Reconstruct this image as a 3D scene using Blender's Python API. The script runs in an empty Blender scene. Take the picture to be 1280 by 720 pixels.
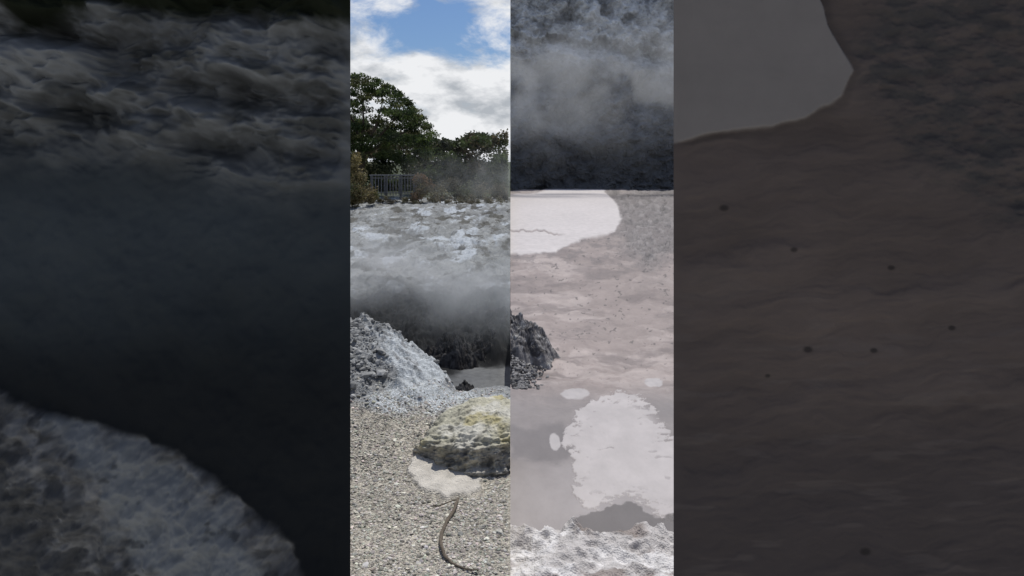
import bpy, math, random
import numpy as np
random.seed(3); rng=np.random.default_rng(5)
F=900.0; EYE=1.6; HV=200.0; CX=638.0
sc=bpy.context.scene
sc.view_settings.view_transform='Standard'; sc.view_settings.look='None'; sc.view_settings.exposure=0; sc.view_settings.gamma=1

# ---------- noise ----------
def h2(ix,iy,s):
    n=(ix.astype(np.int64)*374761393+iy.astype(np.int64)*668265263+s*144269504)&0xffffffff
    n=((n^(n>>13))*1274126177)&0xffffffff
    return ((n^(n>>16))&0xffff)/65535.0
def vn(x,y,s=0):
    x=np.asarray(x,float);y=np.asarray(y,float)
    ix=np.floor(x);iy=np.floor(y);fx=x-ix;fy=y-iy
    fx=fx*fx*fx*(fx*(fx*6-15)+10);fy=fy*fy*fy*(fy*(fy*6-15)+10)
    a=h2(ix,iy,s);b=h2(ix+1,iy,s);c=h2(ix,iy+1,s);d=h2(ix+1,iy+1,s)
    return ((a*(1-fx)+b*fx)*(1-fy)+(c*(1-fx)+d*fx)*fy)*2-1
def fbm(x,y,s=0,o=5,g=.5):
    t=0;a=1;n=0
    for i in range(o):
        c_,s_=math.cos(i*.7+.3),math.sin(i*.7+.3)
        t=t+a*vn((x*c_-y*s_)*2**i+i*7.3,(x*s_+y*c_)*2**i+i*3.1,s+i);n+=a;a*=g
    return t/n
def ridge(x,y,s=0,o=5,g=.5):
    t=0;a=1;n=0
    for i in range(o):
        c_,s_=math.cos(i*.9+.5),math.sin(i*.9+.5)
        t=t+a*(1-2*np.abs(vn((x*c_-y*s_)*2**i+i*5.3,(x*s_+y*c_)*2**i+i*9.1,s+i)));n+=a;a*=g
    return t/n
def ss(a,b,x):
    t=np.clip((x-a)/(b-a),0,1);return t*t*(3-2*t)
def mixc(c,col,m):
    m=np.clip(m,0,1)[...,None];return c*(1-m)+np.array(col)*m
def poly_sd(px,py,P):
    P=np.array(P,float);d=np.full(px.shape,1e9);ins=np.zeros(px.shape,bool)
    for i in range(len(P)):
        a=P[i];b=P[(i+1)%len(P)];e=b-a
        wx=px-a[0];wy=py-a[1];t=np.clip((wx*e[0]+wy*e[1])/(e@e+1e-9),0,1)
        d=np.minimum(d,np.hypot(wx-t*e[0],wy-t*e[1]))
        c=((a[1]>py)!=(b[1]>py))
        if abs(e[1])>1e-9: ins^=c&(px<e[0]*(py-a[1])/e[1]+a[0])
    return np.where(ins,d,-d)

# ---------- materials ----------
def mat(name,rough=.9,bumps=((20,.4,.02),),var=.25,vscale=8,speck=0,spscale=60,spec=.3,trans=0,disp=(1,1,1)):
    m=bpy.data.materials.new(name);m.use_nodes=True;nt=m.node_tree;N=nt.nodes;L=nt.links
    bs=N['Principled BSDF'];bs.inputs['Roughness'].default_value=rough
    bs.inputs['Specular IOR Level'].default_value=spec
    at=N.new('ShaderNodeAttribute');at.attribute_name='Col'
    tc=N.new('ShaderNodeTexCoord');mp=N.new('ShaderNodeMapping');mp.inputs['Scale'].default_value=disp
    L.new(tc.outputs['Object'],mp.inputs[0])
    nz=N.new('ShaderNodeTexNoise');nz.inputs['Scale'].default_value=vscale;nz.inputs['Detail'].default_value=6;nz.inputs['Roughness'].default_value=.65
    L.new(mp.outputs[0],nz.inputs['Vector'])
    mr=N.new('ShaderNodeMapRange');mr.inputs['From Min'].default_value=.3;mr.inputs['From Max'].default_value=.7
    mr.inputs['To Min'].default_value=1-var;mr.inputs['To Max'].default_value=1+var
    L.new(nz.outputs['Fac'],mr.inputs['Value'])
    vm=N.new('ShaderNodeVectorMath');vm.operation='SCALE';L.new(at.outputs['Color'],vm.inputs[0]);L.new(mr.outputs[0],vm.inputs['Scale'])
    out=vm.outputs[0];vor=None
    if speck:
        vor=N.new('ShaderNodeTexVoronoi');vor.inputs['Scale'].default_value=spscale;L.new(mp.outputs[0],vor.inputs['Vector'])
        sp=N.new('ShaderNodeSeparateColor');L.new(vor.outputs['Color'],sp.inputs[0])
        m2=N.new('ShaderNodeMapRange');m2.inputs['To Min'].default_value=1-speck;m2.inputs['To Max'].default_value=1+speck
        L.new(sp.outputs[0],m2.inputs['Value'])
        mx=N.new('ShaderNodeMix');mx.data_type='FLOAT';mx.inputs[2].default_value=1
        L.new(at.outputs['Alpha'],mx.inputs[0]);L.new(m2.outputs[0],mx.inputs[3])
        v2=N.new('ShaderNodeVectorMath');v2.operation='SCALE';L.new(out,v2.inputs[0]);L.new(mx.outputs[0],v2.inputs['Scale']);out=v2.outputs[0]
    L.new(out,bs.inputs['Base Color'])
    prev=None
    for (s,st,d) in bumps:
        n=N.new('ShaderNodeTexNoise');n.inputs['Scale'].default_value=s;n.inputs['Detail'].default_value=5;n.inputs['Roughness'].default_value=.6
        L.new(mp.outputs[0],n.inputs['Vector'])
        b=N.new('ShaderNodeBump');b.inputs['Strength'].default_value=st;b.inputs['Distance'].default_value=d
        L.new(n.outputs['Fac'],b.inputs['Height'])
        if prev: L.new(prev.outputs[0],b.inputs['Normal'])
        prev=b
    if speck:
        b=N.new('ShaderNodeBump');b.inputs['Strength'].default_value=.5;b.inputs['Distance'].default_value=.01;b.invert=True
        L.new(vor.outputs['Distance'],b.inputs['Height'])
        if prev: L.new(prev.outputs[0],b.inputs['Normal'])
        prev=b
    if prev: L.new(prev.outputs[0],bs.inputs['Normal'])
    if trans:
        tr=N.new('ShaderNodeBsdfTranslucent');L.new(out,tr.inputs['Color']);ms=N.new('ShaderNodeMixShader');ms.inputs[0].default_value=trans
        L.new(bs.outputs[0],ms.inputs[1]);L.new(tr.outputs[0],ms.inputs[2]);L.new(ms.outputs[0],N['Material Output'].inputs[0])
    return m
def plain(name,col,rough=.8):
    m=mat(name,rough,((30,.4,.01),),.3,12)
    n=m.node_tree;a=[x for x in n.nodes if x.type=='ATTRIBUTE'][0]
    rgb=n.nodes.new('ShaderNodeRGB');rgb.outputs[0].default_value=(*col,1)
    for l in list(a.outputs['Color'].links):
        n.links.new(rgb.outputs[0],l.to_socket)
    return m

def mesh_np(name,V,Fq,col,m,smooth=True,parent=None):
    me=bpy.data.meshes.new(name);k=Fq.shape[1]
    me.vertices.add(len(V));me.vertices.foreach_set('co',V.astype(np.float32).ravel())
    me.loops.add(Fq.size);me.loops.foreach_set('vertex_index',Fq.astype(np.int32).ravel())
    me.polygons.add(len(Fq));me.polygons.foreach_set('loop_start',np.arange(0,Fq.size,k,dtype=np.int32))
    me.polygons.foreach_set('use_smooth',np.full(len(Fq),smooth))
    me.update();me.validate()
    if col is not None:
        if col.shape[1]==3: col=np.hstack([col,np.zeros((len(col),1))])
        a=me.color_attributes.new('Col','FLOAT_COLOR','POINT');a.data.foreach_set('color',col.astype(np.float32).ravel())
    me.materials.append(m);o=bpy.data.objects.new(name,me);sc.collection.objects.link(o)
    if parent:o.parent=parent
    return o
def grid(name,X,Y,Z,col,m,flip=False,smooth=True):
    r,c=X.shape;V=np.stack([X,Y,Z],-1).reshape(-1,3)
    i=np.arange(r*c).reshape(r,c)
    q=np.stack([i[:-1,:-1],i[:-1,1:],i[1:,1:],i[1:,:-1]],-1).reshape(-1,4)
    if flip:q=q[:,::-1]
    return mesh_np(name,V,q,col.reshape(-1,col.shape[-1]),m,smooth)
def empty(name,loc=(0,0,0)):
    e=bpy.data.objects.new(name,None);e.location=loc;sc.collection.objects.link(e);return e

# ---------- LEFT SCENE terrain ----------
UE=[-2000,-700,-200,-165,-138,-98,-80,-68,-30,0]
VE=[ 395, 395,400,408,420,445,470,487,489,490]
ME=[.30,.30,.30,.28,.25,.18,.10,.03,.01,0.]
def left_h(x,y,detail=True):
    yy=np.maximum(y,.5);u=x/yy*F
    M=np.interp(u,UE,ME);V=np.interp(u,UE,VE);E=(EYE-M)*F/(V-HV)
    E=E+.13*fbm(x*2.5,x*0+3,11)
    near=M*ss(3.5,5.0,y)
    far=np.interp(y,[0,9.15,9.5,10.2,11.5,12.5,16,22,30,60,500],[-1.02,-1.02,-.90,-.68,-.66,-.62,-.53,-.355,-.05,.0,0])
    far=far+.30*ss(-150,-230,u)*np.exp(-((y-9.8)/1.2)**2)
    t=ss(0,.55,y-E)
    z=near*(1-t)+far*t
    f1=fbm(x*1.5+.8*fbm(x*.8,y*.5,15,3),y*.75,6,7,.62)
    if detail:
        cl=ss(-60,-140,u)*ss(3.9,4.7,y)
        nd=.012*fbm(x*2,y*2,1)+.006*fbm(x*14,y*14,2,3)+cl*(.07*ridge(x*4,y*4,3)+.045*fbm(x*14,y*14,4))+ (ss(4.2,4.8,y))*.035*fbm(x*8,y*8,8)
        pool=ss(9.4,9.0,y)*ss(-110,-60,u+20*fbm(x*2,y*2,16))
        fd=.17*f1+.06*ridge(x*2.2,y*1.4,5,5,.55)
        fd=fd*(.7+.3*ss(30,24,y))
        fd=fd+ss(9.1,9.6,y)*ss(13,10,y)*.30*fbm(x*2,y*2,9,6,.6)
        z=z+nd*(1-t)+fd*t*(1-pool)
    return z,t,u,f1
def fan(us,ys):
    U,Yg=np.meshgrid(us,ys);return U*Yg/F,Yg
CR=[(462,412),(500,418),(545,442),(560,470),(575,483),(645,492),(645,505),(560,512),(500,520),(440,505),(438,495),(470,488),(492,470),(478,440)]
SPL=[(506,588),(520,570),(560,585),(604,600),(602,616),(562,625),(528,614)]
us=np.concatenate([np.linspace(-2000,-215,60)[:-1],np.linspace(-215,0,300)])
ys=np.concatenate([np.geomspace(2.5,4.6,230)[:-1],np.linspace(4.6,6.8,260)[:-1],np.linspace(6.8,13,220)[:-1],np.geomspace(13,32,320)[:-1],np.geomspace(32,600,30)])
X,Y=fan(us,ys);Z,T,U,f1=left_h(X,Y)
v=HV+(EYE-Z)*F/Y
px=U+CX
C=np.zeros(X.shape+(3,))+np.array([.37,.34,.285])
C*= (1+.22*fbm(X*3,Y*3,21))[...,None]
n1=fbm(X*5,Y*5,22)
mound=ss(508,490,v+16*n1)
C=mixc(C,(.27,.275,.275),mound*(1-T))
sd=poly_sd(px,v,CR)
crm=ss(-5,9,sd+20*fbm(X*6,Y*6,23,6,.65)-1)
C=mixc(C,(.47,.495,.51),crm*(1-T)*.95)
C=mixc(C,(.22,.22,.22),(1-T)*crm*ss(.12,.4,fbm(X*11,Y*11,27,6,.65))*.8)
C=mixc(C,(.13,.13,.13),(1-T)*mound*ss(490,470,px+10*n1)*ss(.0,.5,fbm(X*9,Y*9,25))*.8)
sp=poly_sd(px,v,SPL)
splash=ss(-1.5,2.5,sp+5*fbm(X*20,Y*20,26))
C=mixc(C,np.array([.53,.495,.44])*1.,splash)
C*=(1+.18*splash*fbm(X*22,Y*22,28))[...,None]
G=(1-T)*(1-splash)*(1-.55*mound)
Z=Z+.018*splash*(1-T)
Cf=np.zeros(X.shape+(3,))+np.array([.24,.245,.24])
Cf*=(1+.6*fbm(X*5,Y*2.2,31,7,.68)+.3*f1)[...,None]
wm=fbm(X*2.2,Y*.8,32,7,.68)+.2*f1+.28*np.exp(-((px-590)/32)**2-((v-312)/16)**2)+.22*np.exp(-((px-585)/45)**2-((v-264)/7)**2)+.08*np.exp(-((px-470)/50)**2-((v-290)/12)**2)
Cf=mixc(Cf,(.46,.49,.52),ss(.12,.42,wm)*.9)
Cf=mixc(Cf,(.085,.08,.067),ss(.06,.28,fbm(X*3,Y*1.2,33,7,.66)-.2*f1)*.85)
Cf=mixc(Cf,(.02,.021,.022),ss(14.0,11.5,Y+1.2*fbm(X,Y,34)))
Cf=mixc(Cf,(.05,.06,.03),ss(30,33,Y))
poolm=ss(-86,-58,U+26*fbm(X*3,Y*3,35))*ss(9.2,9.0,Y+.2*fbm(X*4,Y*2,37))*ss(5.9,6.2,Y)
Cf=mixc(Cf,(.16,.165,.167),poolm)
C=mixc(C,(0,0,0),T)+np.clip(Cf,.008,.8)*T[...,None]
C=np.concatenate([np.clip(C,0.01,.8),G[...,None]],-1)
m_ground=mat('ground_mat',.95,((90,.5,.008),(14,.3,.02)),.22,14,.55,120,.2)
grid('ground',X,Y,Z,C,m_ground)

# pebbles
t_=(1+5**.5)/2
ico=np.array([(-1,t_,0),(1,t_,0),(-1,-t_,0),(1,-t_,0),(0,-1,t_),(0,1,t_),(0,-1,-t_),(0,1,-t_),(t_,0,-1),(t_,0,1),(-t_,0,-1),(-t_,0,1)],float)/math.sqrt(1+t_*t_)
icf=np.array([(0,11,5),(0,5,1),(0,1,7),(0,7,10),(0,10,11),(1,5,9),(5,11,4),(11,10,2),(10,7,6),(7,1,8),(3,9,4),(3,4,2),(3,2,6),(3,6,8),(3,8,9),(4,9,5),(2,4,11),(6,2,10),(8,6,7),(9,8,1)])
def stones(name,xy,size,cols,m,hf,flat=.55,lift=.15):
    n=len(xy);z=hf(xy[:,0],xy[:,1])
    sc3=size[:,None]*np.stack([rng.uniform(.7,1.3,n),rng.uniform(.7,1.3,n),rng.uniform(.35,.9,n)*flat*1.3],-1)
    a=rng.uniform(0,6.28,n);ca,sa=np.cos(a),np.sin(a)
    P=ico[None]*(1+rng.uniform(-.28,.28,(n,12,1)))*sc3[:,None]
    tx=rng.uniform(-.5,.5,n)[:,None]
    P=np.stack([P[...,0],P[...,1]-P[...,2]*tx,P[...,2]+P[...,1]*tx],-1)
    x=P[...,0]*ca[:,None]-P[...,1]*sa[:,None];y=P[...,0]*sa[:,None]+P[...,1]*ca[:,None]
    V=np.stack([x+xy[:,0,None],y+xy[:,1,None],P[...,2]+z[:,None]+size[:,None]*lift],-1).reshape(-1,3)
    Fq=(icf[None]+12*np.arange(n)[:,None,None]).reshape(-1,3)
    return mesh_np(name,V,Fq,np.repeat(cols,12,0),m,False)
m_stone=mat('stone_mat',.85,((60,.3,.005),),.2,30)
def lh(x,y): return left_h(x,y)[0]
n=30000
y=rng.uniform(2.55,5.0,n);x=-rng.uniform(0.012,1.0,n)*y*.25
pz=lh(x,y);pv=HV+(EYE-pz)*F/y;pp=x/y*F+CX
keep=(poly_sd(pp,pv,SPL)<rng.uniform(-2,3,n)-3)&(pv>495+rng.uniform(-25,15,n))
x,y=x[keep],y[keep];n=len(x)
s=np.clip(rng.lognormal(math.log(.0032),.5,n),.0016,.013);s=np.minimum(s,-x*.8)
b=rng.choice([.15,.28,.40,.52,.68],n,p=[.12,.25,.32,.2,.11])*rng.uniform(.8,1.2,n)
cc=b[:,None]*np.array([1,.94,.83])*(1+rng.uniform(-.07,.07,(n,3)))
stones('gravel',np.stack([x,y],-1),s,cc,m_stone,lh)
n=2400
y=rng.uniform(4.3,5.9,n);x=-rng.uniform(.3,1.1,n)*y*.225
pv=HV+(EYE-lh(x,y))*F/y;pp=x/y*F+CX
sd=poly_sd(pp,pv,CR)
keep=(sd<rng.uniform(-10,8,n))&(left_h(x,y)[1]<.05)
x,y=x[keep],y[keep];n=len(x)
s=np.clip(rng.lognormal(math.log(.010),.55,n),.004,.04)
cc=(rng.uniform(.12,.40,n))[:,None]*np.array([1,1,.98])
stones('rock_rubble',np.stack([x,y],-1),s,cc,m_stone,lh,.8)

def rock(name,cx,cy,z0,rx,ry,h,colf,m,seed,clip,nth=360,nr=180,lump=.06,tilt=(0,0)):
    th=np.linspace(0,2*math.pi,nth);s=np.linspace(0,1,nr)
    TH,S=np.meshgrid(th,s)
    out=1+.20*fbm(np.cos(TH)*1.5+5,np.sin(TH)*1.5+5,seed)+.09*fbm(np.cos(TH)*5+9,np.sin(TH)*5+9,seed+1)
    rr=np.where(S<.6,S/.6*.88,.88+.12*np.sin((S-.6)/.4*math.pi*.62)/math.sin(math.pi*.5))
    zz=np.where(S<.6,1-.40*(S/.6)**2.2,.60-(S-.6)/.4*.77)
    x=cx+rx*rr*out*np.cos(TH);y=cy+ry*rr*out*np.sin(TH);z=z0+h*zz
    k=ss(.45,.64,S)
    d=lump*(.45+.55*k)*(ridge(x*6+seed,y*6+z*14,seed+2,4,.5)*.6+fbm(x*16,y*16+z*26,seed+5,5,.65)*1.0)
    x=x+np.cos(TH)*d*k;y=y+np.sin(TH)*d*k;z=z+d*(1-k*.6)*.9+tilt[0]*(x-cx)+tilt[1]*(y-cy)
    x=np.minimum(x,clip)
    col=colf(x,y,z,S)
    return grid(name,x,y,z,col,m,flip=True)
def yc(x,y,z,S):
    c=np.zeros(x.shape+(3,))+np.array([.43,.41,.32])
    c=mixc(c,(.56,.54,.47),ss(-.1,.25,fbm(x*9,y*9,51)))
    c=mixc(c,(.42,.37,.19),ss(.05,.4,fbm(x*6,y*6,52))*.8)
    c=mixc(c,(.17,.16,.13),ss(.55,.8,ridge(x*8,y*8,57,4))*.7)
    k=ss(.56,.70,S+.10*fbm(x*14,y*14+z*10,53))
    c=mixc(c,(.36,.34,.30),k)
    c=mixc(c,(.52,.48,.38),k*ss(.0,.35,fbm(x*22,z*22+y*9,54))*.8)
    c=mixc(c,(.14,.135,.125),k*ss(.1,.4,fbm(x*20,z*20+y*9,55))*.8)
    return c
m_rock=mat('rock_mat',.9,((45,.6,.01),(140,.5,.004)),.22,25)
rock('sulphur_rock',-.16,4.0,0.0,.325,.38,.23,yc,m_rock,61,-.001,tilt=(.10,.02),lump=.05)

pts=[(573,624),(570,640),(561,652),(553,664),(550,680),(553,696),(562,706),(578,712),(600,719)]
def tube(name,pts,rad,m,seg=9,sub=6,wob=.006):
    P=[]
    for (a,b) in pts:
        yy=EYE*F/(b-HV);xx=(a-CX)/F*yy;P.append((xx,yy))
    P=np.array(P);t=np.arange(len(P));tt=np.linspace(0,len(P)-1,len(P)*sub)
    x=np.interp(tt,t,P[:,0]);y=np.interp(tt,t,P[:,1])
    kx=np.convolve(np.pad(x,3,'edge'),np.ones(7)/7,'valid');ky=np.convolve(np.pad(y,3,'edge'),np.ones(7)/7,'valid')
    z=lh(kx,ky)+.010+.006*np.sin(tt*1.7)
    kx=kx+wob*fbm(tt*1.5,tt*0,71)
    C_=np.stack([kx,ky,z],-1);T_=np.gradient(C_,axis=0);T_/=np.linalg.norm(T_,axis=1)[:,None]
    up=np.array([0,0,1.]);S_=np.cross(T_,up);S_/=np.linalg.norm(S_,axis=1)[:,None];B_=np.cross(S_,T_)
    a=np.linspace(0,2*math.pi,seg)
    r=rad*(np.interp(tt/tt[-1],[0,.1,.6,1],[.5,1,.9,.35]))*(1+.25*fbm(tt*3,tt*0,72))
    V=C_[:,None]+r[:,None,None]*(np.cos(a)[None,:,None]*S_[:,None]+np.sin(a)[None,:,None]*B_[:,None])
    col=np.zeros(V.shape[:2]+(3,))+np.array([.13,.105,.08])
    return grid(name,V[...,0],V[...,1],V[...,2],col,m)
tube('dry_root',pts,.0075,mat('bark_mat',.9,((60,.6,.005),),.35,40))
tube('twig',[(573,628),(560,634),(548,637),(538,634)],.003,bpy.data.materials['bark_mat'])

# ---------- vegetation ----------
m_leaf=mat('leaf_mat',.6,(),.2,3,trans=.4)
def leaves(name,clumps,size,cols,xmax=-.05,parent=None):
    Vs=[];Cs=[]
    for (cx,cy,cz,rx,ry,rz,n) in clumps:
        d=rng.normal(size=(n,3));d/=np.linalg.norm(d,axis=1)[:,None]
        r=rng.uniform(.1,1.15,n)**.7
        r*=1+.3*fbm(d[:,0]*2.2+cx*3,d[:,2]*2.2+cz*3,81,3)
        p=np.array([cx,cy,cz])+d*r[:,None]*np.array([rx,ry,rz])
        p=p[p[:,0]<xmax-size];k=len(p)
        a=rng.normal(size=(k,3));a/=np.linalg.norm(a,axis=1)[:,None]
        b=np.cross(a,rng.normal(size=(k,3)));b/=np.linalg.norm(b,axis=1)[:,None]
        s=size*rng.uniform(.5,1.2,k)[:,None]
        q=np.stack([p-a*s,p-b*s*.55,p+a*s,p+b*s*.55],1);Vs.append(q.reshape(-1,3))
        base=np.array(cols[rng.integers(len(cols))])*rng.uniform(.7,1.3)
        c=base*rng.uniform(.6,1.4,k)[:,None];Cs.append(np.repeat(c,4,0))
    V=np.vstack(Vs);C=np.vstack(Cs)
    return mesh_np(name,V,np.arange(len(V)).reshape(-1,4),C,m_leaf,False,parent)
def limb(name,pts,r0,r1,m,parent):
    P=np.array(pts,float);t=np.linspace(0,1,len(P));tt=np.linspace(0,1,len(P)*5)
    C_=np.stack([np.interp(tt,t,P[:,i]) for i in range(3)],-1);C_+=.06*np.stack([fbm(tt*4,tt*0+P[-1,0],91),tt*0,tt*0],-1)
    T_=np.gradient(C_,axis=0);T_/=np.linalg.norm(T_,axis=1)[:,None]
    S_=np.cross(T_,[0.1,1,0.]);S_/=np.linalg.norm(S_,axis=1)[:,None];B_=np.cross(S_,T_)
    a=np.linspace(0,2*math.pi,9);r=(r0+(r1-r0)*tt)
    V=C_[:,None]+r[:,None,None]*(np.cos(a)[None,:,None]*S_[:,None]+np.sin(a)[None,:,None]*B_[:,None])
    o=grid(name,V[...,0],V[...,1],V[...,2],np.zeros(V.shape[:2]+(3,))+np.array([.07,.055,.04]),m);o.parent=parent
barkm=bpy.data.materials['bark_mat']
def W(pxx,vv,d): return ((pxx-CX)/F*d, d, EYE-(vv-HV)/F*d)
D=33.
tree=empty('tree')
bx=W(448,250,D)
limb('trunk',[bx,W(450,215,D),W(455,180,D)],.24,.16,barkm,tree)
for i,(a,b) in enumerate([(430,130),(450,112),(478,128),(500,140),(520,158),(410,150)]):
    limb('limb_%d'%i,[W(452,195,D),W((452+a)/2+4,(188+b)/2,D+rng.uniform(-.6,.6)),W(a,b,D)],.09,.02,barkm,tree)
cl=[]
TX=[370,420,440,455,475,490,505,520,530,540];TY=[122,101,94,95,105,113,124,138,150,168]
for i in range(190):
    a=rng.uniform(370,537);top=np.interp(a,TX,TY)
    vv=top+4+(198-top)*rng.uniform(0,1)**1.1
    c=W(a,vv,D+rng.uniform(-1.6,1.6))
    r=rng.uniform(.2,.42)
    cl.append((c[0],c[1],c[2],r*1.35,r,r*.55,200))
for i in range(60):
    a=rng.uniform(436,536);top=np.interp(a,TX,TY)
    c=W(a+rng.uniform(-2,3),top+rng.uniform(-3,5),D+rng.uniform(-1,1));cl.append((c[0],c[1],c[2],.22,.2,.12,60))
leaves('crown',cl,.06,[(.05,.075,.022),(.075,.105,.03),(.11,.12,.045),(.035,.055,.02)],parent=tree)
cl=[]
for i in range(210):
    a=rng.uniform(250,638);d=rng.uniform(37,46)
    top=np.interp(a,[250,440,500,540,575,600,638],[120,150,172,180,180,174,170])+rng.uniform(0,12)
    vv=rng.uniform(top+8,245)
    c=W(a,vv,d);r=rng.uniform(.4,.75)
    cl.append((c[0],c[1],c[2],r*1.2,.7,r*.75,330))
for i in range(110):
    a=rng.uniform(430,638);d=rng.uniform(38,44)
    top=np.interp(a,[250,440,500,520,545,575,590,610,638],[120,150,170,170,180,181,172,173,168])+rng.uniform(-2,9)
    c=W(a,top,d);cl.append((c[0],c[1],c[2],.5,.5,.32,170))
leaves('background_trees',cl,.10,[(.055,.078,.03),(.075,.10,.04),(.09,.10,.05),(.06,.07,.045),(.035,.05,.022),(.10,.085,.05)])
def bush(nm,items,d,cols,size=.06,n=260):
    cl=[]
    for (a,b,r) in items:
        c=W(a,b,d+rng.uniform(-.4,.4));k=d/F
        for j in range(4):cl.append((c[0]+rng.normal()*r*k*.4,c[1]+rng.normal()*.2,c[2]+rng.normal()*r*k*.35,r*k*.7,r*k*.6,r*k*.7,n))
    leaves(nm,cl,size,cols)
bush('bush',[(447,222,14),(455,240,14),(442,246,15),(462,248,8),(444,208,9),(425,235,22)],27,[(.17,.14,.06),(.11,.12,.045),(.2,.165,.085)],.045)
bush('bush',[(524,222,10),(530,236,13),(522,246,9),(545,244,11)],28.8,[(.18,.115,.065),(.13,.11,.05)],.045,200)
bush('bush',[(560,232,14),(580,238,14),(600,240,14),(620,238,15),(634,245,10),(575,249,8),(610,252,7),(555,250,7)],31,[(.13,.12,.08),(.16,.14,.085),(.09,.10,.05)],.05,220)
bush('undergrowth',[(a+rng.uniform(-4,4),252+rng.uniform(-3,4),rng.uniform(3,7)) for a in range(440,640,8)],28.4,[(.12,.11,.065),(.17,.145,.10)],.035,70)

fence=empty('timber_fence');mw=plain('weathered_timber',(.15,.155,.16))
import bmesh
def box(name,c,s,m,parent,bev=.006):
    me=bpy.data.meshes.new(name);bm=bmesh.new();bmesh.ops.create_cube(bm,size=1)
    for v_ in bm.verts:v_.co=(v_.co.x*s[0],v_.co.y*s[1],v_.co.z*s[2])
    bmesh.ops.bevel(bm,geom=bm.edges[:],offset=bev,segments=1,affect='EDGES')
    bm.to_mesh(me);bm.free();me.materials.append(m);o=bpy.data.objects.new(name,me);o.location=c;o.parent=parent;sc.collection.objects.link(o);return o
fd=29.;xa=W(464,0,fd)[0];xb=W(519,0,fd)[0];zt=W(0,219,fd)[2];zb=W(0,246,fd)[2]
L_=xb-xa
box('top_rail',((xa+xb)/2,fd-.06,zt),(L_+.1,.12,.05),mw,fence)
box('mid_rail',((xa+xb)/2,fd+.02,zt-.12),(L_,.04,.04),mw,fence)
box('bottom_rail',((xa+xb)/2,fd+.02,zb+.16),(L_,.04,.05),mw,fence)
for i in range(4): box('post_%d'%i,(xa+L_*i/3,fd+.09,(zt+zb)/2-.07),(.09,.09,zt-zb+.1),mw,fence)
for i in range(15): box('picket_%d'%i,(xa+.06+(L_-.12)*i/14,fd-.022,(zt+zb)/2+.02),(.036,.03,(zt-zb)-.12),mw,fence,.003)

# ---------- RIGHT SCENE ----------
HM=2.2;ZM=EYE-HM
us=np.concatenate([np.linspace(0,215,380)[:-1],np.linspace(215,1300,50)])
vs=np.concatenate([np.linspace(232,480,400)[:-1],np.linspace(480,700,300)])[::-1]
U,Vv=np.meshgrid(us,vs);Y=HM*F/(Vv-HV);X=U*Y/F
px=U+CX;v=Vv
wp=5*fbm(px/30,v/16,101);wq=5*fbm(px/30,v/16,102)
C=np.zeros(X.shape+(3,))+np.array([.285,.238,.222])
C=mixc(C,(.37,.315,.295),ss(-.1,.4,fbm(px/70+wp*.04,(v+wp*2)/13,103,6,.55)))
C=mixc(C,(.20,.168,.16),ss(.0,.4,fbm(px/50,(v+wq)/9,104,5,.55))*.75)
streak=ridge(px/60+wp*.05,(v+.05*px+wq*1.5)/11,118,5,.5)
C*= (1+.15*streak+.05*fbm(px/8,v/4,119,4))[...,None]
rough=ss(-14,14,poly_sd(px,v,[(755,232),(860,225),(2500,225),(2500,345),(850,325),(800,330),(770,300)])+16*fbm(px/14,v/7,105))
rg=fbm(px/6,v/3.5,121,5,.7)
C=mixc(C,(.17,.157,.154),rough*.85)
C*=(1+.7*rg*rough)[...,None]
C=mixc(C,(.175,.153,.148),ss(375,310,v+12*fbm(px/30,v/10,106))*ss(-.05,.3,fbm(px/12,v/5,107,5,.65))*.7)
C=mixc(C,(.235,.215,.212),ss(470,515,v+10*fbm(px/40,v/12,108))*.85)
C=mixc(C,(.34,.312,.31),ss(555,600,v+14*fbm(px/50,v/20,109)+.12*(px-740))*.75)
C=mixc(C,(.15,.138,.14),ss(-6,6,poly_sd(px,v,[(638,535),(700,530),(726,560),(700,580),(638,572)])+9*fbm(px/20,v/9,110))*.65)
pale=(.54,.50,.49)
A=poly_sd(px+wp*.9,v+wq*.7,[(600,246),(668,240),(718,229),(752,236),(768,252),(775,276),(768,290),(738,297),(712,303),(696,318),(660,319),(600,314)])+1.5*fbm(px/6,v/4,130)
crk=np.abs(v-(291+7*fbm(px/18,px*0,111)+.04*(px-640)))
a=ss(-2,2,A)*(1-.75*ss(2.0,.6,crk)*ss(712,690,px))
C=mixc(C,np.array(pale),a)
C*=(1+.07*a*fbm(px/40,v/10,131))[...,None]
edge=ss(5,.5,np.abs(A+2.5))*.35;C=mixc(C,(.2,.175,.17),edge*(1-a))
Bp=poly_sd(px+wp*.9,v+wq*.9,[(704,532),(722,510),(745,497),(775,487),(800,490),(822,508),(840,545),(1000,560),(1000,640),(830,655),(790,625),(735,640),(712,620),(716,580),(700,555)])
hol=fbm(px/7,v/4,112,6,.65)
b=ss(-1.0,1.0,Bp+8*hol-3)*(1-ss(.20,.26,fbm(px/16,v/6,113,6,.65))*ss(30,5,Bp)*.9)
b=b*(1-.7*ss(.76,.86,ridge(px/34,v/13,132,3,.5))*ss(.0,.2,fbm(px/30,v/12,133)))
C=mixc(C,(.46,.425,.418),b*.95)
for (ex,ey,ra,rb) in [(719,493,18,6.5),(817,477,11,5),(694,551,7,10),(862,500,14,6),(905,520,30,9)]:
    e=1-np.hypot((px-ex+wp*.9)/ra,(v-ey+wq*.6)/rb)+.15*hol;C=mixc(C,(.44,.41,.405),ss(-.12,.12,e)*.9)
dk=poly_sd(px+wp,v+wq,[(706,665),(712,650),(738,640),(768,634),(790,626),(806,640),(826,650),(860,640),(860,690),(706,690)])
C=mixc(C,(.14,.128,.127),ss(-1,1.5,dk+4*fbm(px/10,v/5,114))*.9)
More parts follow.
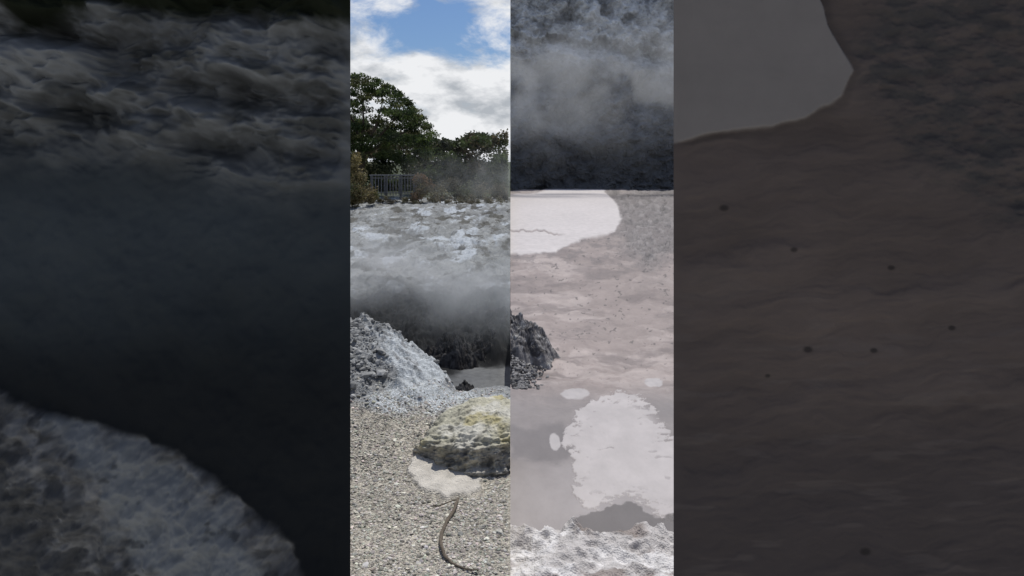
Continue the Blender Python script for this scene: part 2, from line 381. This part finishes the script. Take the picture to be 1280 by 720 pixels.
C=mixc(C,(.09,.08,.078),ss(.5,.6,fbm(px/5,v/3,115,3))*ss(500,440,v)*.7*(1-a))
pz=.016*(fbm(px/22,(v+wp)/6,116,5)+.6*streak)*(Y/7)**.9*ss(560,470,v)+rough*.06*rg
Z=ZM+pz*(1-.92*a)*(1-.7*b)+.006*b+.02*a
C=np.concatenate([np.clip(C,.02,.8),np.zeros(X.shape+(1,))],-1)
m_mud=mat('mud_mat',.62,((5,.2,.02),),.10,5,spec=.22,disp=(1,.5,1))
grid('mud_pool',X,Y,Z,C,m_mud)

us=np.linspace(0,400,420);ys=np.linspace(2.5,4.3,260);X,Y=fan(us,ys)
px=X/Y*F+CX
rimy=3.55+.10*fbm(X*6,X*0,121)+.05*ss(.2,.0,X)
T=ss(0,.30,Y-rimy)
Z=(-.14-.09*ss(2.8,3.5,Y)+.05*fbm(X*5,Y*5,122,3)+.035*ridge(X*10,Y*10,123,3))*(1-T)+(ZM-.1)*T
C=np.zeros(X.shape+(3,))+np.array([.50,.475,.465]);C=mixc(C,(.30,.262,.245),ss(0,.4,fbm(X*6,Y*6,124,3)));C=mixc(C,(.66,.64,.635),ss(.0,.4,fbm(X*7,Y*7,125,3)))
C=mixc(C,(.12,.11,.11),T)
C=np.concatenate([C,np.full(X.shape+(1,),.1)],-1)
grid('rock_rim',X,Y,Z,C,m_ground)

def oc(x,y,z,S):
    c=np.zeros(x.shape+(3,))+np.array([.21,.20,.198]);c=mixc(c,(.40,.39,.38),ss(0,.4,fbm(x*14,y*8+z*14,131)));return mixc(c,(.07,.066,.067),ss(.0,.35,fbm(x*16,z*16+y*6,132,5,.65)))
def outcrop(name,cx,cy,rx,ry,h,seed,amp=.09,pw=1.8,z0=None,side=1,dark=1.):
    z0=ZM if z0 is None else z0
    th=np.linspace(0,2*math.pi,260);s=np.linspace(0,1,150);TH,S=np.meshgrid(th,s)
    out=1+.35*fbm(np.cos(TH)*2+3,np.sin(TH)*2+3,seed)+.1*fbm(np.cos(TH)*8,np.sin(TH)*8,seed+3)
    x=cx+rx*S*out*np.cos(TH);y=cy+ry*S*out*np.sin(TH)
    z=z0-.06+h*(1-S**pw)+amp*(1-S*.5)*(ridge(x*5,y*5,seed+1,3,.5)*.5+1.3*fbm(x*12,y*9,seed+2,6,.65))
    x=x+.04*fbm(z*18,y*9,seed+6,4)*(1-S)
    x=np.maximum(x,.001) if side>0 else np.minimum(x,-.001)
    col=oc(x,y,z,S)*dark;return grid(name,x,y,z,col,m_rock,flip=True)
outcrop('rock_outcrop',.02,7.95,.46,.5,.50,141,.13,2.2)
outcrop('rock_outcrop',.0,7.45,.36,.55,.14,151,.09,1.5)
n=500
y=rng.uniform(6.9,8.0,n);x=np.abs(rng.normal(0,.13,n))+.02
s=np.minimum(rng.uniform(.008,.026,n),x*.8);cc=rng.uniform(.07,.3,n)[:,None]*np.array([1,.97,.96])
stones('rock_rubble',np.stack([x,y],-1),s,cc,m_stone,lambda a,b:ZM+.0+.16*np.exp(-(a/.2)**2-((b-7.5)/.35)**2),.9,0)
outcrop('dark_boulder',-.78,9.3,.42,.35,.42,171,.14,1.7,-1.02,-1,.22)
outcrop('dark_boulder',-.30,9.55,.40,.35,.36,181,.14,1.7,-1.02,-1,.22)
outcrop('dark_boulder',-.50,7.9,.20,.2,.20,191,.06,1.7,-1.02,-1,.3)

# cliff
DC=54.
us=np.linspace(0,215,460);vs=np.linspace(-90,245,560)
us=np.concatenate([us[:-1],np.linspace(215,900,80)])
U,Vv=np.meshgrid(us,vs);X=U*DC/F;Z=EYE-(Vv-HV)*DC/F
px=U+CX;v=Vv
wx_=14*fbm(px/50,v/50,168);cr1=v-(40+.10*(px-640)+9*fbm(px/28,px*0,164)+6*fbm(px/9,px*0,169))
big=fbm((px+wx_)/70,(v+wx_)/55,162,3);md_=fbm((px+wx_)/26,(v-wx_)/20,161,6,.6);fi=fbm(px/7,v/6,163,5,.65)
vert=ridge((px+wx_)/22,v/60,170,4,.55)
hgt=1.3*big+.8*md_+.30*fi+.3*vert
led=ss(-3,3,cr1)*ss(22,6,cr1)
tl=.50*np.maximum(Z+.6,0)
Yc=DC-hgt+tl+1.0*led
Z2=EYE+(Z-EYE)*(DC+tl)/DC; X2=X*(DC+tl)/DC
C=np.zeros(X.shape+(3,))+np.array([.44,.45,.455])
C*=(1+.45*md_+.5*fi+.1*vert)[...,None]
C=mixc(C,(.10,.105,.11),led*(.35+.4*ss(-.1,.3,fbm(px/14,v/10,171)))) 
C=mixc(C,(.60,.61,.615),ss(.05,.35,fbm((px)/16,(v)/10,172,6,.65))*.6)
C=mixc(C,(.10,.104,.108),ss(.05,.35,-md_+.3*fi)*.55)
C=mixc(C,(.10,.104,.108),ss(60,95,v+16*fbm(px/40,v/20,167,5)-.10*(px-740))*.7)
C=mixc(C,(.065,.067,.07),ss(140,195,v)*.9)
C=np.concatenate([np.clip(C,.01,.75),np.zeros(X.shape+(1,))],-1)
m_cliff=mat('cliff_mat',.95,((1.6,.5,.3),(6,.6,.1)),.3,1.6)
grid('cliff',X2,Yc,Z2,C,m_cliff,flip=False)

# ---------- outer side panels, dimming put into their colours ----------
WD=2.6
def side_panel(name,side,uu,rel,Cc,m):
    U,Vv=uu;X=U*WD/F;Z=EYE-(Vv-HV)*WD/F;Y=WD-rel
    grid(name,X,Y,Z,Cc,m,flip=(side<0))
vs=np.linspace(-60,830,600)
ul=np.concatenate([np.linspace(-1000,-655,40)[:-1],np.linspace(-655,-200,480)]);U,Vv=np.meshgrid(ul,vs);px=U+CX;v=Vv
md=poly_sd(px,v,[(-500,470),(0,484),(60,512),(120,524),(180,545),(235,575),(275,602),(315,630),(345,652),(368,680),(380,710),(384,900),(-500,900)])
md2=md+8*fbm(px/25,v/25,201,4)
M=ss(-3,6,md2);Mh=ss(-14,60,md2)
n=fbm(px/60,v/60,202,4)
wr=12*fbm(px/60,v/60,214,3)
rk=fbm((px+v*.35+wr)/75,(v-.2*px+wr)/34,203,4,.5)
topm=ss(260,130,v+35*fbm(px/90,v/50,204)-.12*(px-200))
blk=poly_sd(px,v,[(40,-200),(900,-200),(900,38),(380,30),(300,14),(240,22),(120,8),(60,34),(10,40)])
K=ss(-10,14,blk+9*fbm(px/20,v/14,205))
rel=.15*topm*rk+.03*n+ Mh*.10+M*(.035*fbm(px/40,v/34,207,4,.5)+.016*fbm(px/13,v/12,208,3))
eg=ss(-200,-222,U);rel=rel*eg
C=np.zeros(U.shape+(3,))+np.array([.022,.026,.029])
C*=(.5+1.1*np.exp(-((v-300)/130)**2)*ss(480,150,px*.3+v*.5)+.15*fbm(px/120,v/80,215,3))[...,None]  # steam haze painted as a paler band, no volume here
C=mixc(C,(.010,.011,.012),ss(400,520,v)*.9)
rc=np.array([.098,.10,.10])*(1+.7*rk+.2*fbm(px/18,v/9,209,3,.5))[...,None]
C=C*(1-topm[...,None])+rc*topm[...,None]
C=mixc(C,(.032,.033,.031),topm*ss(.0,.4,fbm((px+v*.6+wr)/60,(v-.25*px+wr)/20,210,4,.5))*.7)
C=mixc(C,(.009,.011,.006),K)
mc=np.array([.115,.112,.108])*(1+.7*fbm(px/15,v/11,211,3))[...,None]
pt=poly_sd(px,v,[(60,505),(170,545),(245,590),(300,640),(340,700),(330,740),(250,740),(200,690),(150,640),(140,590),(90,545)])
mc2=mixc(mc,(.165,.17,.17),ss(-10,16,pt+18*fbm(px/24,v/24,212,4))*.8)
mc2=mixc(mc2,(.035,.035,.035),ss(.1,.5,fbm(px/22,v/16,213,4,.55)-.01*pt)*.7)
C=C*(1-M[...,None])+mc2*M[...,None]
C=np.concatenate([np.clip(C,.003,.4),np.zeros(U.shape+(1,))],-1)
m_panel=mat('dimmed_rock_mat',.95,((30,.08,.01),),.05,9,spec=.1)
side_panel('rock_side_panel',-1,(U,Vv),rel,C,m_panel)  # stands in for the darkened vent close-up; dimming is in the vertex colours
ur=np.concatenate([np.linspace(204,650,460)[:-1],np.linspace(650,1000,40)]);U,Vv=np.meshgrid(ur,vs);px=U+CX;v=Vv
wp=8*fbm(px/60,v/40,221)
P=poly_sd(px+wp,v+wp,[(700,-200),(1015,-200),(1028,0),(1040,40),(1062,85),(1050,122),(1010,145),(960,158),(900,165),(842,178),(700,190)])
A=ss(-3,4,P)
w=fbm(px/160,(v+.1*px+wp*2)/36,222,5)
w2=fbm((px+wp*3)/90,(v+.15*px+wp*2)/16,230,4,.5)
R=ss(-30,40,poly_sd(px,v,[(1075,-50),(1400,-100),(1400,290),(1230,270),(1120,190),(1080,100)])+35*fbm(px/30,v/16,223,4))
rel=.015*w+.002*w2+R*.015*fbm(px/26,v/13,224,4,.5)
rel=rel*(1-.9*A)+.02*A
eg=ss(204,226,U);rel*=eg
C=np.zeros(U.shape+(3,))+np.array([.072,.057,.051])  # mud tone lowered to carry the panel's dimming
C=C*(1+.18*w+.10*w2)[...,None]
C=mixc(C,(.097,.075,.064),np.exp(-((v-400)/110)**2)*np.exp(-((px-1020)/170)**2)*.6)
C=mixc(C,(.045,.041,.040),R*(.35+.65*ss(-.2,.35,fbm(px/26,v/11,226,4))))
C=mixc(C,(.052,.043,.041),ss(470,640,v+14*w)*.8)
C=mixc(C,(.10,.083,.075),ss(.2,.5,fbm(px/70,v/10,227,3))*ss(300,420,v)*.3)
for (sx_,sy_,r_) in [(1010,437,5),(1092,438,4),(992,312,4),(1082,690,6),(905,260,5),(1115,335,4),(960,470,3),(1190,410,4)]:
    e=1-np.hypot((px-sx_)/(r_*1.5),(v-sy_)/r_);C=mixc(C,(.02,.017,.016),ss(-.1,.6,e)*.8)
C=mixc(C,(.145,.13,.121),A)
C=mixc(C,(.035,.03,.028),ss(10,1,np.abs(P+6))*.3*(1-A))
C=np.concatenate([np.clip(C,.003,.4),np.zeros(U.shape+(1,))],-1)
m_mw=mat('dimmed_mud_mat',.9,((14,.10,.01),),.06,6,spec=.1)
side_panel('mud_side_panel',1,(U,Vv),rel,C,m_mw)  # upright relief standing in for the darkened mud pool close-up

# ---------- steam volumes ----------
def steam(name,lo,hi,dens,col,zc,zw,nscale,xf=0,r0=.42,r1=.62,tilt=0,r_lo=.12):
    me=bpy.data.meshes.new(name);bm=bmesh.new();bmesh.ops.create_cube(bm,size=2)
    bm.to_mesh(me);bm.free();o=bpy.data.objects.new(name,me);sc.collection.objects.link(o)
    lo=np.array(lo);hi=np.array(hi);o.location=(lo+hi)/2;o.scale=(hi-lo)/2
    m=bpy.data.materials.new(name+'_mat');m.use_nodes=True;nt=m.node_tree;N=nt.nodes;L=nt.links;N.remove(N['Principled BSDF'])
    pv=N.new('ShaderNodeVolumeScatter');pv.inputs['Color'].default_value=(*col,1);pv.inputs['Anisotropy'].default_value=.1
    tc=N.new('ShaderNodeTexCoord');ge=N.new('ShaderNodeNewGeometry')
    nz=N.new('ShaderNodeTexNoise');nz.inputs['Scale'].default_value=nscale;nz.inputs['Detail'].default_value=2;nz.inputs['Distortion'].default_value=.6
    L.new(ge.outputs['Position'],nz.inputs['Vector'])
    r=N.new('ShaderNodeMapRange');r.interpolation_type='SMOOTHSTEP';r.inputs['From Min'].default_value=r0;r.inputs['From Max'].default_value=r1;r.inputs['To Min'].default_value=r_lo;r.inputs['To Max'].default_value=1
    L.new(nz.outputs['Fac'],r.inputs['Value'])
    sp=N.new('ShaderNodeSeparateXYZ');L.new(ge.outputs['Position'],sp.inputs[0])
    so=N.new('ShaderNodeSeparateXYZ');L.new(tc.outputs['Object'],so.inputs[0])
    def math_(op,a,b=None,cl=False):
        n=N.new('ShaderNodeMath');n.operation=op;n.use_clamp=cl
        for i,q in enumerate((a,b)):
            if q is None:continue
            if isinstance(q,(int,float)):n.inputs[i].default_value=q
            else:L.new(q,n.inputs[i])
        return n.outputs[0]
    zz_=math_('ADD',sp.outputs['Z'],math_('MULTIPLY',sp.outputs['X'],tilt))
    a=math_('DIVIDE',math_('SUBTRACT',zz_,zc),zw)
    g=math_('EXPONENT',math_('MULTIPLY',math_('MULTIPLY',a,a),-1.))
    yy=math_('SUBTRACT',1.,math_('POWER',math_('ABSOLUTE',so.outputs['Y']),3.),True)
    zz=math_('SUBTRACT',1.,math_('POWER',math_('ABSOLUTE',so.outputs['Z']),4.),True)
    d=math_('MULTIPLY',math_('MULTIPLY',math_('MULTIPLY',g,r.outputs[0]),math_('MULTIPLY',yy,zz)),dens)
    if xf:
        d=math_('MULTIPLY',d,math_('MULTIPLY',math_('ADD',so.outputs['X'],1.),.5,True))
    L.new(d,pv.inputs['Density']);L.new(pv.outputs[0],N['Material Output'].inputs['Volume'])
    me.materials.append(m);return o
steam('steam',(-3.4,8.4,-.85),(-.004,11.8,1.0),1.0,(.56,.59,.60),-.20,.40,1.5,0,.42,.60,.16,.10)
steam('steam',(.01,45,-.3),(15,50.5,13),.30,(.76,.77,.78),6.0,2.8,.30,r0=.42,r1=.58,tilt=-.1)
steam('steam',(-4.2,25,-.1),(-.02,28.5,3.0),.36,(.66,.68,.66),.8,.8,.9,1)

# ---------- world, sun ----------
AZ=math.radians(18);EL=math.radians(62)
w=bpy.data.worlds.new('World');sc.world=w;w.use_nodes=True;nt=w.node_tree;N=nt.nodes;L=nt.links
bg=N['Background'];bg.inputs['Strength'].default_value=.1
sk=N.new('ShaderNodeTexSky');sk.sky_type='NISHITA';sk.sun_disc=False;sk.sun_elevation=EL;sk.sun_rotation=AZ
tint=N.new('ShaderNodeMix');tint.data_type='RGBA';tint.blend_type='MULTIPLY';tint.inputs[0].default_value=1;tint.inputs[7].default_value=(.48,.62,.83,1)
L.new(sk.outputs[0],tint.inputs[6])
tc=N.new('ShaderNodeTexCoord');mp=N.new('ShaderNodeMapping');mp.inputs['Scale'].default_value=(7,7,14);mp.inputs['Location'].default_value=(4.3,2.4,.6)
mp.inputs['Rotation'].default_value=(0,.3,0)
L.new(tc.outputs['Generated'],mp.inputs[0])
nz=N.new('ShaderNodeTexNoise');nz.inputs['Scale'].default_value=1.0;nz.inputs['Detail'].default_value=8;nz.inputs['Roughness'].default_value=.62;nz.inputs['Distortion'].default_value=.25
L.new(mp.outputs[0],nz.inputs['Vector'])
sx=N.new('ShaderNodeSeparateXYZ');L.new(tc.outputs['Generated'],sx.inputs[0])
bias=N.new('ShaderNodeMapRange');bias.inputs['From Min'].default_value=.11;bias.inputs['From Max'].default_value=.17;bias.inputs['To Min'].default_value=.15;bias.inputs['To Max'].default_value=-.05
L.new(sx.outputs['Z'],bias.inputs['Value'])
ad=N.new('ShaderNodeMath');ad.operation='ADD';L.new(nz.outputs['Fac'],ad.inputs[0]);L.new(bias.outputs[0],ad.inputs[1])
rp=N.new('ShaderNodeMapRange');rp.interpolation_type='SMOOTHSTEP';rp.inputs['From Min'].default_value=.42;rp.inputs['From Max'].default_value=.62
L.new(ad.outputs[0],rp.inputs['Value'])
n2=N.new('ShaderNodeTexNoise');n2.inputs['Scale'].default_value=2.0;n2.inputs['Detail'].default_value=7;n2.inputs['Roughness'].default_value=.55
L.new(mp.outputs[0],n2.inputs['Vector'])
cr=N.new('ShaderNodeValToRGB');cr.color_ramp.elements[0].position=.38;cr.color_ramp.elements[0].color=(4.4,4.7,5.1,1);cr.color_ramp.elements[1].position=.56;cr.color_ramp.elements[1].color=(8.6,8.7,8.9,1)
L.new(n2.outputs['Fac'],cr.inputs[0])
mx=N.new('ShaderNodeMix');mx.data_type='RGBA';L.new(rp.outputs[0],mx.inputs[0]);L.new(tint.outputs[2],mx.inputs[6]);L.new(cr.outputs[0],mx.inputs[7])
L.new(mx.outputs[2],bg.inputs['Color'])
sun=bpy.data.lights.new('sun','SUN');sun.energy=3.5;sun.angle=math.radians(.5);sun.color=(1,.965,.90)
so=bpy.data.objects.new('sun',sun);sc.collection.objects.link(so)
from mathutils import Vector
d=Vector((math.sin(AZ)*math.cos(EL),math.cos(AZ)*math.cos(EL),math.sin(EL)))
so.rotation_euler=d.to_track_quat('Z','Y').to_euler()

cam=bpy.data.cameras.new('camera');co=bpy.data.objects.new('camera',cam);sc.collection.objects.link(co);sc.camera=co
co.location=(0,0,EYE);co.rotation_euler=(math.pi/2,0,0);cam.lens=36*F/1280;cam.sensor_width=36;cam.shift_x=2/1280;cam.shift_y=-160/1280;cam.clip_end=2000;cam.clip_start=.05
